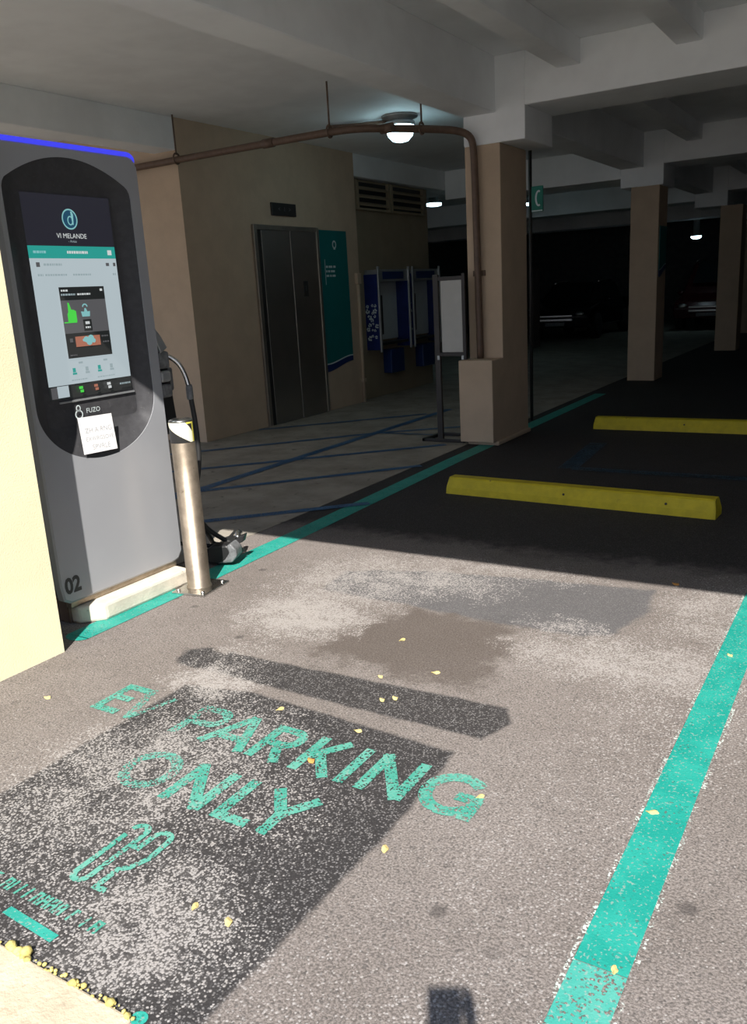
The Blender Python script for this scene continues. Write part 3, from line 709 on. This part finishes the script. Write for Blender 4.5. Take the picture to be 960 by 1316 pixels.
# screen
SX = KX-.0535
sy0, sy1, sz0, sz1 = 2.475, 2.965, 1.055, 1.955
scn = MB().box(SX-.004,SX,sy0,sy1,sz0,sz1).build('screen', MT['s_dark'], ks)
lay = [0]
def scr(y0, y1, z0, z1, m, name='screen_area', dl=None):
    lay[0] += .00025
    x = SX + (dl if dl is not None else .0004+lay[0])
    q = MB(); q.prism([(sy0+(sy1-sy0)*y0, sz1-(sz1-sz0)*z1),(sy0+(sy1-sy0)*y1, sz1-(sz1-sz0)*z1),(sy0+(sy1-sy0)*y1, sz1-(sz1-sz0)*z0),(sy0+(sy1-sy0)*y0, sz1-(sz1-sz0)*z0)], 0, (x,0,0), AY, AZ)
    return q.build(name, m, scn)
def dash(y0, y1, z, w, m, name='screen_text_row', seed=1, broken=True):
    rr = random.Random(seed); lay[0] += .00025; q = MB(); y = y0
    while y < y1:
        l = rr.uniform(.012,.03) if broken else (y1-y0)
        e = min(y+l, y1)
        q.stroke([(sy0+(sy1-sy0)*y, sz1-(sz1-sz0)*z),(sy0+(sy1-sy0)*e, sz1-(sz1-sz0)*z)], w*(sz1-sz0), 0, (SX+.0004+lay[0],0,0), AY, AZ); y = e+.006
    return q.build(name, m, scn)
def sp_(y, z): return (sy0+(sy1-sy0)*y, sz1-(sz1-sz0)*z)
scr(0,1,0,.245,MT['s_head'],'screen_header'); scr(0,1,.245,.305,MT['s_teal'],'screen_title_bar'); scr(0,1,.305,.93,MT['s_white'],'screen_page'); scr(0,1,.93,1,MT['s_dark'],'screen_toolbar')
lay[0] += .001
# round logo
cy, cz = sp_(.5,.115); lg = MB(); LX = SX+.004
lg.prism([(cy+.042*math.cos(2*PI*k/28), cz+.042*math.sin(2*PI*k/28)) for k in range(28)], 0, (LX,0,0), AY, AZ); lg.build('logo_disc', MT['s_navy'], scn)
lg = MB().stroke([(cy+.040*math.cos(2*PI*k/32), cz+.042*math.sin(2*PI*k/32)) for k in range(32)], .006, 0, (LX+.0004,0,0), AY, AZ, closed=True)
lg.stroke([(cy+.002+.013*math.cos(2*PI*k/20), cz-.006+.018*math.sin(2*PI*k/20)) for k in range(20)], .005, 0, (LX+.0004,0,0), AY, AZ, closed=True)
lg.prism([(cy+.012,cz-.024),(cy+.018,cz-.024),(cy+.022,cz+.02),(cy+.016,cz+.034),(cy+.008,cz+.034),(cy+.014,cz+.016)], 0, (LX+.0006,0,0), AY, AZ)
lg.build('logo_emblem', MT['s_cyan'], scn)
a_, b__ = sp_(.5,.197); text('VI MELANDE', .030, (LX,a_,b__), AY, AZ, MT['s_text'], 'screen_title', scn)
a_, b__ = sp_(.5,.222); text('- Aréas', .016, (LX,a_,b__), AY, AZ, MT['s_dim'], 'screen_subtitle', scn)
dash(.05,.19,.275,.012,MT['s_cyan'],seed=2); dash(.42,.66,.275,.013,MT['s_text'],seed=3); dash(.9,.95,.275,.025,MT['s_text'],seed=4,broken=False)
dash(.06,.10,.335,.022,MT['s_grey'],seed=5,broken=False); dash(.14,.34,.335,.011,MT['s_dim'],seed=6); dash(.86,.90,.335,.016,MT['s_grey'],seed=7,broken=False); dash(.95,.98,.335,.018,MT['s_grey'],seed=8,broken=False)
dash(.06,.12,.385,.010,MT['s_dim'],seed=9); dash(.14,.38,.385,.009,MT['s_dim'],seed=10); dash(.45,.66,.385,.009,MT['s_dim'],seed=11); dash(.93,.97,.385,.010,MT['s_dim'],seed=12)
lay[0] += .001
scr(.26,.79,.445,.80,MT['s_grey'],'popup_window'); scr(.26,.79,.445,.51,MT['s_dark'],'popup_header'); scr(.26,.79,.675,.80,MT['s_dark'],'popup_footer')
dash(.28,.36,.462,.009,MT['s_text'],seed=13); dash(.275,.44,.482,.009,MT['s_dim'],seed=14); dash(.46,.62,.482,.009,MT['s_text'],seed=15); dash(.735,.765,.463,.012,MT['s_text'],seed=16,broken=False)
cy, cz = sp_(.37,.59); q = MB(); gx = SX+.0075
q.prism([(cy-.026,cz-.025),(cy+.024,cz-.025),(cy+.024,cz+.022),(cy+.012,cz+.028),(cy-.002,cz+.03),(cy-.010,cz+.06),(cy-.018,cz+.062),(cy-.020,cz+.02),(cy-.026,cz+.01)], 0, (gx,0,0), AY, AZ)
q.stroke([(cy-.05,cz-.027),(cy+.022,cz-.027)], .005, 0, (gx+.0002,0,0), AY, AZ)
q.build('green_icon', MT['s_green'], scn)
cy, cz = sp_(.53,.575); q = MB()
q.prism([(cy-.022,cz-.018),(cy+.022,cz-.018),(cy+.026,cz+.006),(cy+.008,cz+.004),(cy+.004,cz+.02),(cy-.004,cz+.02),(cy-.008,cz+.004),(cy-.026,cz+.006)], 0, (gx,0,0), AY, AZ)
q.stroke([(cy+.013*math.cos(PI*k/8), cz+.026+.012*math.sin(PI*k/8)) for k in range(9)], .006, 0, (gx,0,0), AY, AZ)
q.build('cyan_icon', MT['s_cyan'], scn)
scr(.485,.585,.61,.668,MT['s_dark'],'popup_button'); dash(.51,.56,.627,.014,MT['s_text'],seed=17,broken=False); dash(.505,.565,.65,.009,MT['s_text'],seed=18)
scr(.365,.66,.693,.745,MT['s_orange'],'orange_card')
cy, cz = sp_(.52,.715); q = MB(); gx2 = SX+.0125
for dy, dz, s in ((-.016,.004,.016),(.012,.008,.018),(.0,-.008,.018),(.026,-.004,.012),(-.03,.002,.008)):
    q.prism([(cy+dy+s*math.cos(k*PI/4), cz+dz+s*.9*math.sin(k*PI/4)) for k in range(8)], 0, (gx2+.0001*(dy+.05),0,0), AY, AZ)
q.build('card_flower', MT['s_cyan'], scn)
dash(.30,.335,.71,.02,MT['s_grey'],seed=19,broken=False); dash(.68,.76,.70,.008,MT['s_grey'],seed=20); dash(.69,.77,.73,.008,MT['s_grey'],seed=21); dash(.28,.36,.785,.007,MT['s_grey'],seed=22)
for yy, zz in ((.36,.825),(.66,.825)): dash(yy,yy+.05,zz,.010,MT['s_dim'],seed=23,broken=False)
for yy, m_ in ((.28,'s_teal'),(.43,'s_dim'),(.58,'s_teal'),(.73,'s_dim')):
    dash(yy,yy+.035,.86,.022,MT[m_],seed=24,broken=False); dash(yy-.005,yy+.045,.878,.010,MT[m_],seed=25,broken=False)
dash(.25,.44,.91,.006,MT['s_dim'],seed=26); dash(.56,.78,.91,.006,MT['s_dim'],seed=27)
scr(.0,.07,.935,.992,MT['s_grey'],'thumbnail_photo'); scr(.07,.20,.932,.99,MT['s_white'],'thumbnail_card')
for yy, m_ in ((.32,'s_green'),(.50,'s_orange'),(.66,'s_text')):
    dash(yy,yy+.045,.952,.014,MT[m_],seed=28,broken=False); dash(yy+.01,yy+.05,.970,.014,MT[m_],seed=29,broken=False)
dash(.82,.96,.962,.009,MT['s_dim'],seed=30)
# lower bezel: ledge, mark, notice
MB().box(SX-.002,SX+.006,2.52,2.975,1.036,1.044,.001).build('screen_ledge', MT['boothsilver'], ks)
bx = KX-.046
q = MB(); cy, cz = 2.615, .985
q.stroke([(cy+.020*math.cos(2*PI*k/20), cz-.010+.019*math.sin(2*PI*k/20)) for k in range(20)], .006, 0, (bx,0,0), AY, AZ, closed=True)
q.stroke([(cy+.011*math.cos(2*PI*k/16), cz+.019+.013*math.sin(2*PI*k/16)) for k in range(16)], .005, 0, (bx,0,0), AY, AZ, closed=True)
q.build('round_mark', MT['pale'], ks)
text('FUZO', .032, (bx,2.70,.985), AY, AZ, MT['pale'], 'bezel_lettering', ks)
# paper notice taped over the foot of the bezel
nt_ = thing('paper_notice', 'white paper notice taped slightly tilted under the kiosk screen', 'notice', (KX+.002,2.668,.877))
def nrot(o, a):
    o.rotation_euler = (0, a[1], 0)
q = MB(); q.box(-.0006,.0006,-.100,.100,-.086,.086)
pn = q.build('sheet', MT['white']); pn.parent = nt_
for i, (t, s) in enumerate((('ZH A RNG', .034), ('EXWRGSOVE', .028), ('SPVRLE', .034))):
    tt = text(t, s, (.0012, .008, .020-.040*i), AY, AZ, MT['faint'], 'printed_line'); tt.parent = nt_
nt_.rotation_euler = (math.radians(-1.5), math.radians(-6), 0)

# side holster with connectors
hs = MB().prism([(0,0),(.05,-.06),(.10,-.16),(.125,-.32),(.15,-.64),(.06,-.64),(0,-.3)], .10, (KX-.17,3.125,1.42), (0,1,0), (0,0,1), .008)
hs.build('holster', MT['black'], ks)
MB().prism([(0.01,0),(.05,-.05),(.085,-.11),(.035,-.135),(.01,-.08)], .05, (KX-.075,3.128,1.345), (0,1,0), (0,0,1), .006).build('holster_latch', MT['boothsilver'], ks)
for z0, z1, m_ in ((1.13,1.22,'greyplastic'),(1.06,1.12,'boothsilver'),(.98,1.05,'greyplastic')):
    MB().box(KX-.078,KX-.03,3.15,3.225,z0,z1,.014).build('connector_socket', MT[m_], ks)
MB().box(KX-.15,KX-.10,3.25,3.31,1.00,1.13,.015).build('lock_knob', MT['greyplastic'], ks)

# cable with strain relief, draped to the floor with a plug lying there
cab = bpy.data.objects.new('charging_cable', None); COL.objects.link(cab); cab.parent = ks; cab.matrix_parent_inverse = Matrix.Translation(-Vector(ks.location)); cab['label'] = 'black charging cable with a grey plug lying on the ground'
MB().tube([(-3.34,3.20,1.185),(-3.30,3.27,1.195),(-3.255,3.31,1.15),(-3.235,3.33,1.08),(-3.225,3.335,1.02)], .013, 12, 2).build('strain_relief', MT['chrome'], cab)
MB().lathe([(.016,.95),(.019,.96),(.019,1.01),(.016,1.03)], (-3.222,3.335,0), 14).build('ferrule', MT['greyplastic'], cab)
MB().tube([(-3.222,3.335,.99),(-3.205,3.34,.80),(-3.20,3.33,.60),(-3.225,3.30,.45),(-3.25,3.30,.34),(-3.28,3.40,.20),(-3.22,3.52,.09),(-3.10,3.50,.06)], .0135, 12, 3).build('cable', MT['rubber'], cab)
MB().tube([(-3.30,3.36,.30),(-3.36,3.52,.10),(-3.42,3.60,.03),(-3.36,3.68,.02),(-3.27,3.64,.03),(-3.20,3.56,.05)], .0135, 12, 3).build('cable_loop', MT['rubber'], cab)
MB().tube([(-3.32,3.22,.16),(-3.30,3.34,.11),(-3.24,3.45,.09),(-3.15,3.50,.07)], .012, 10, 2).build('cable_tail', MT['rubber'], cab)
Rz = Matrix.Translation((-3.17,3.40,0)) @ Matrix.Rotation(math.radians(20),4,'Z')
pl = MB()
pl.prism([(-.13,.02),(.0,.012),(.06,.03),(.085,.08),(.05,.125),(-.04,.12),(-.12,.075)], .09, (0,.045,0), (1,0,0), (0,0,1), .012, Rz)
pl = pl.build('plug_body', MT['black'], cab)
MB().prism([(-.02,.016),(.075,.026),(.105,.06),(.105,.10),(.075,.135),(.05,.125),(.06,.08),(.03,.04)], .10, (0,.05,0), (1,0,0), (0,0,1), .008, Rz).build('plug_face', MT['greyplastic'], cab)
MB().prism([(.02,.10),(.09,.15),(.13,.165),(.115,.12),(.07,.10)], .05, (0,.09,0), (1,0,0), (0,0,1), .006, Rz).build('plug_trigger', MT['black'], cab)
MB().tube([(-3.20,3.60,.13),(-3.17,3.55,.15),(-3.15,3.52,.12)], .016, 10, 1).build('plug_ring', MT['chrome'], cab)

# ------------------------------------------------------------------ bollard
bo = thing('bollard', 'brushed steel bollard with a striped reflective band on top beside the kiosk', 'bollard', (-3.015,3.035,0))
BX, BY = -3.015, 3.035
MB().lathe([(.066,.012),(.064,.02),(.060,.024),(.060,.79)], (BX,BY,0), 40).build('post', MT['steel'], bo)
MB().lathe([(.0605,.885),(.059,.892),(.045,.899),(0,.903)], (BX,BY,0), 40).build('cap', MT['chrome'], bo)
bd = MB().lathe([(.0605,.782),(.0612,.783),(.0612,.885),(.0605,.888)], (BX,BY,0), 48).build('reflective_band', MT['tapeblack'], bo)
def band_patch(a0, a1, z00, z01, z10, z11, m, name, r=.0618, n=14):
    """sloping stripe on the cylinder: at angle a0 it spans z00..z01, at a1 z10..z11"""
    bb = bmesh.new(); lo = []; hi = []
    for k in range(n+1):
        t = k/n; a = math.radians(a0+(a1-a0)*t)
        lo.append(bb.verts.new((BX+r*math.cos(a),BY+r*math.sin(a),max(.784,min(.884,z00+(z10-z00)*t))))); hi.append(bb.verts.new((BX+r*math.cos(a),BY+r*math.sin(a),max(.784,min(.884,z01+(z11-z01)*t)))))
    for k in range(n): bb.faces.new((lo[k],lo[k+1],hi[k+1],hi[k]))
    mb = MB(); mb.add(bb); return mb.build(name, m, bd)
band_patch(-140,-40,.876,.90,.806,.90,MT['tapewhite'],'pale_stripe')
band_patch(-40,-8,.806,.90,.784,.862,MT['tapewhite'],'pale_stripe')
band_patch(-8,9,.784,.862,.784,.835,MT['tapewhite'],'pale_stripe')
band_patch(9,20,.784,.884,.784,.884,MT['tapeyellow'],'yellow_stripe')
band_patch(-22,9,.876,.884,.876,.884,MT['tapeyellow'],'yellow_stripe',.0622)
Rb = Matrix.Translation((BX+.01,BY,0)) @ Matrix.Rotation(math.radians(8),4,'Z')
MB().box(-.10,.10,-.12,.12,0,.012,.003,2,Rb).build('base_plate', MT['chrome'], bo)
for sx, sy in ((.075,.09),(.075,-.09),(-.075,.09),(-.075,-.09)):
    v = Rb @ Vector((sx,sy,0)); MB().lathe([(.011,.011),(.011,.019),(.006,.022)], (v.x,v.y,0), 6).build('anchor_bolt', MT['chrome'], bo)

# ------------------------------------------------------------------ dim vehicles far in the garage
def car(x, y, lab, body, tall=1.45, name='parked_car'):
    o = thing(name, lab, 'car', (x,y,0)); s = tall/1.45
    prof = [(-2.1,.32),(-2.12,.62),(-1.95,.78),(-1.05,.92),(-.45,1.40*s),(.85,1.45*s),(1.65,1.0),(2.1,.92),(2.14,.45),(2.0,.30)]
    b = bmesh.new(); L = []; R = []; C1 = []; C2 = []
    for p in prof:
        w = .86 if p[1] < 1.0 else .66
        L.append(b.verts.new((-w,p[0],p[1]))); R.append(b.verts.new((w,p[0],p[1])))
    n = len(prof)
    for k in range(n): b.faces.new((L[k],L[(k+1) % n],R[(k+1) % n],R[k]))
    b.faces.new(L); b.faces.new(R); bmesh.ops.recalc_face_normals(b, faces=b.faces)
    bmesh.ops.triangulate(b, faces=[f for f in b.faces if len(f.verts) > 4])
    bmesh.ops.bevel(b, geom=list(b.edges), offset=.05, segments=2, profile=.5, affect='EDGES')
    mb = MB(); mb.add(b); q = mb.build('car_body', body); q.parent = o
    def kid(mb, nm, m):
        k = mb.build(nm, m); k.parent = o; return k
    kid(MB().prism([(-.58,-.98),(.58,-.98),(.50,-.52),(-.50,-.52)], .0, (0,0,0)), 'windshield', MT['carglass']).data.transform(Matrix(((1,0,0,0),(0,1,0,-.03),(0,1.02*s*.98,0,1.96*s-.02),(0,0,0,1))))
    for sx in (-1,1):
        for yy in (-1.35,1.35): kid(MB().lathe([(.2,-.1),(.32,-.1),(.33,0),(.32,.1),(.2,.1)], (sx*.80,yy,.33), 24, 'x'), 'wheel', MT['tyre'])
        kid(MB().ball((sx*.62,-2.08,.66), .1, (1.3,.5,.6), 2), 'headlight', MT['chrome'])
        kid(MB().tube([(sx*.6,-.4,1.43*s),(sx*.62,.2,1.47*s),(sx*.6,.8,1.46*s)], .018, 8, 1), 'roof_rail', MT['chrome'])
        kid(MB().ball((sx*.95,-.72,.98), .09, (1.2,.5,.8), 2), 'wing_mirror', body)
    kid(MB().box(-.45,.45,-2.15,-2.10,.50,.56,.01).box(-.45,.45,-2.15,-2.10,.60,.65,.01), 'grille', MT['chrome'])
    kid(MB().box(-.25,.25,-2.16,-2.13,.38,.47,.005), 'number_plate', MT['greyplastic'])
    return o
car(-7.45,23.2,'black car parked deep in the dark between the front and second columns',MT['blackcar'])
car(-4.35,26.2,'dark red van parked at the far end between the two right columns',MT['redcar'],1.85,'parked_van')

# ------------------------------------------------------------------ the person taking the picture (only their shadow is seen)
YAW, PITCH, ROLL, FPX = .56101, .255668, -.0569093, 1073.5
cy_, sy_, cp_, sp2 = math.cos(YAW), math.sin(YAW), math.cos(PITCH), math.sin(PITCH)
fwd = Vector((-sy_*cp_, cy_*cp_, -sp2)); rt = Vector((cy_, sy_, 0)); up = rt.cross(fwd)
cr, sr = math.cos(ROLL), math.sin(ROLL)
r2 = rt*cr + up*sr; u2 = up*cr - rt*sr
CAM = Vector((0,0,1.45))
CM = Matrix(((r2.x,u2.x,-fwd.x,0),(r2.y,u2.y,-fwd.y,0),(r2.z,u2.z,-fwd.z,0),(0,0,0,1)))
def skin(name, nodes, edges, m, parent=None, sub=2, root=0):
    b = bmesh.new(); sk = b.verts.layers.skin.verify()
    vs = []
    for i, (co, r) in enumerate(nodes):
        v = b.verts.new(co); v[sk].radius = (r, r) if not isinstance(r, tuple) else r; v[sk].use_root = (i == root); vs.append(v)
    for a, c_ in edges: b.edges.new((vs[a], vs[c_]))
    me = bpy.data.meshes.new(name); b.to_mesh(me); b.free()
    o = bpy.data.objects.new(name, me); COL.objects.link(o)
    o.modifiers.new('s', 'SKIN'); sd = o.modifiers.new('d', 'SUBSURF'); sd.levels = sub; sd.render_levels = sub
    me2 = bpy.data.meshes.new_from_object(o.evaluated_get(bpy.context.evaluated_depsgraph_get()))
    bpy.data.objects.remove(o); me2.name = name
    for f in me2.polygons: f.use_smooth = True
    me2.materials.clear(); me2.materials.append(m)
    o = bpy.data.objects.new(name, me2); COL.objects.link(o)
    if parent is not None: o.parent = parent
    return o
pe = thing('person', 'person in grey shirt holding up a phone, casting the shadow at the bottom edge', 'person', (0,0,0))
K = Matrix.Translation((.10,-.50,0)) @ Matrix.Rotation(YAW*.6,4,'Z')
def k3(x, y, z): return K @ Vector((x,y,z))
camw = CAM.to_4d(); Mw = Matrix.Translation(CAM) @ CM
def cs(x, y, z): return Mw @ Vector((x,y,z))
hl = cs(-.03,-.21,.05); hr = cs(.080,-.058,.038)
N = [(k3(0,0,.93),(.145,.11)),(k3(0,.01,1.10),(.135,.10)),(k3(0,0,1.30),(.16,.11)),(k3(0,-.01,1.41),(.09,.08)),(k3(0,0,1.50),.055),(k3(0,.03,1.60),(.075,.09)),(k3(0,.02,1.69),(.07,.085)),
     (k3(-.17,0,1.38),.062),(k3(.17,0,1.38),.062),(k3(-.26,.10,1.13),.045),(k3(.26,.10,1.13),.045),(hl,.03),(hr,.03),
     (k3(-.10,0,.84),.10),(k3(.10,0,.84),.10),(k3(-.11,.02,.48),.065),(k3(.11,.02,.48),.065),(k3(-.11,-.02,.09),.042),(k3(.11,-.02,.09),.042),(k3(-.12,.10,.035),.035),(k3(.12,.10,.035),.035)]
E_ = [(0,1),(1,2),(2,3),(3,4),(4,5),(5,6),(2,7),(2,8),(7,9),(8,10),(9,11),(10,12),(0,13),(0,14),(13,15),(14,16),(15,17),(16,18),(17,19),(18,20)]
body = skin('body', N, E_, MT['skin'], pe)
NS = [(p, tuple(q+.014 for q in r) if isinstance(r, tuple) else r+.014) for p, r in N]
skin('shirt', [NS[0],NS[1],NS[2],NS[3],NS[7],NS[8],(N[7][0].lerp(N[9][0],.6),.062),(N[8][0].lerp(N[10][0],.6),.062)], [(0,1),(1,2),(2,3),(2,4),(2,5),(4,6),(5,7)], MT['shirt'], pe)
skin('trousers', [(k3(0,0,.96),(.155,.12)),NS[13],NS[14],NS[15],NS[16],(k3(-.11,-.02,.07),.06),(k3(.11,-.02,.07),.06)], [(0,1),(0,2),(1,3),(2,4),(3,5),(4,6)], MT['jeans'], pe)
for s in (-1,1): skin('shoe', [(k3(s*.11,-.05,.045),.042),(k3(s*.115,.05,.04),.042),(k3(s*.12,.15,.032),.034)], [(0,1),(1,2)], MT['black'], pe)
hm = MB().ball(k3(0,-.005,1.665), .1, (.95,1.1,1.0), 3).build('hair', MT['hair'], pe); hm.parent = pe
fc = MB().ball(k3(0,.125,1.60), .016, (.8,1,1.2), 2).build('nose', MT['skin'], pe)
for s in (-1,1): MB().ball(k3(s*.032,.105,1.635), .012, (1,1,1), 2).build('eye', MT['black'], pe)
for hb, xe, y0_, sd in ((hl,-.004,-.165,-1),(hr,.0605,-.004,1)):
    for f in range(4):
        y = y0_-.018*f
        skin('finger', [(hb,.011),(cs(xe+sd*.026,y-.01,.040),.010),(cs(xe+sd*.020,y,.018),.009),(cs(xe+sd*.012,y+.004,.006),.008)], [(0,1),(1,2),(2,3)], MT['skin'], pe, 1)
    skin('thumb', [(hb,.013),(cs(xe+sd*.030,y0_-.03,.048),.012),(cs(xe+sd*.004,y0_-.01,.042),.010),(cs(xe-sd*.018,y0_,.036),.009)], [(0,1),(1,2),(2,3)], MT['skin'], pe, 1)
ph = thing('phone', 'phone held up at arm height by the photographer', 'phone', CAM)
q = MB().box(-.004,.068,-.150,.006,.014,.022,.003); q = q.build('phone_body', MT['black']); q.parent = ph
ph.matrix_world = Mw
for nm in ('lens_ring',):
    q = MB().lathe([(.006,.010),(.007,.0135)], (.004,-.006,0), 16).build(nm, MT['greyplastic']); q.parent = ph

# ------------------------------------------------------------------ light, camera, view
sun = bpy.data.lights.new('sun', 'SUN'); sun.energy = 8.5; sun.angle = math.radians(.53); sun.color = (1.0,.95,.89)
so = bpy.data.objects.new('sun', sun); COL.objects.link(so)
so.rotation_euler = Vector((-.51,.89,-1.0)).to_track_quat('-Z','Y').to_euler(); so.location = (6,-10,12)
wd = bpy.data.worlds.new('sky'); SC.world = wd; wd.use_nodes = True; nt = wd.node_tree; nt.nodes.clear()
wo = nt.nodes.new('ShaderNodeOutputWorld'); bg = nt.nodes.new('ShaderNodeBackground'); bg.inputs[1].default_value = .80
tc = nt.nodes.new('ShaderNodeTexCoord'); sx = nt.nodes.new('ShaderNodeSeparateXYZ'); rp = nt.nodes.new('ShaderNodeValToRGB')
nt.links.new(tc.outputs['Generated'], sx.inputs[0]); nt.links.new(sx.outputs[2], rp.inputs[0]); nt.links.new(rp.outputs[0], bg.inputs[0]); nt.links.new(bg.outputs[0], wo.inputs[0])
rp.color_ramp.elements[0].position = 0; rp.color_ramp.elements[0].color = (.85,.90,1.0,1)
rp.color_ramp.elements[1].position = .6; rp.color_ramp.elements[1].color = (.32,.52,.95,1)

cam = bpy.data.cameras.new('camera'); co = bpy.data.objects.new('camera', cam); COL.objects.link(co)
co.matrix_world = Matrix.Translation(CAM) @ CM
cam.sensor_fit = 'VERTICAL'; cam.sensor_height = 36.0; cam.lens = FPX/1316*36.0; cam.clip_start = .03; cam.clip_end = 200
SC.camera = co
SC.view_settings.view_transform = 'Standard'; SC.view_settings.look = 'None'; SC.view_settings.exposure = 0.08; SC.view_settings.gamma = 1.0
try: SC.view_settings.use_curve_mapping = False
except Exception: pass
SC.cycles.use_denoising = True
SC.cycles.max_bounces = 10; SC.cycles.diffuse_bounces = 6; SC.cycles.transparent_max_bounces = 12
SC.cycles.sample_clamp_indirect = 8.0
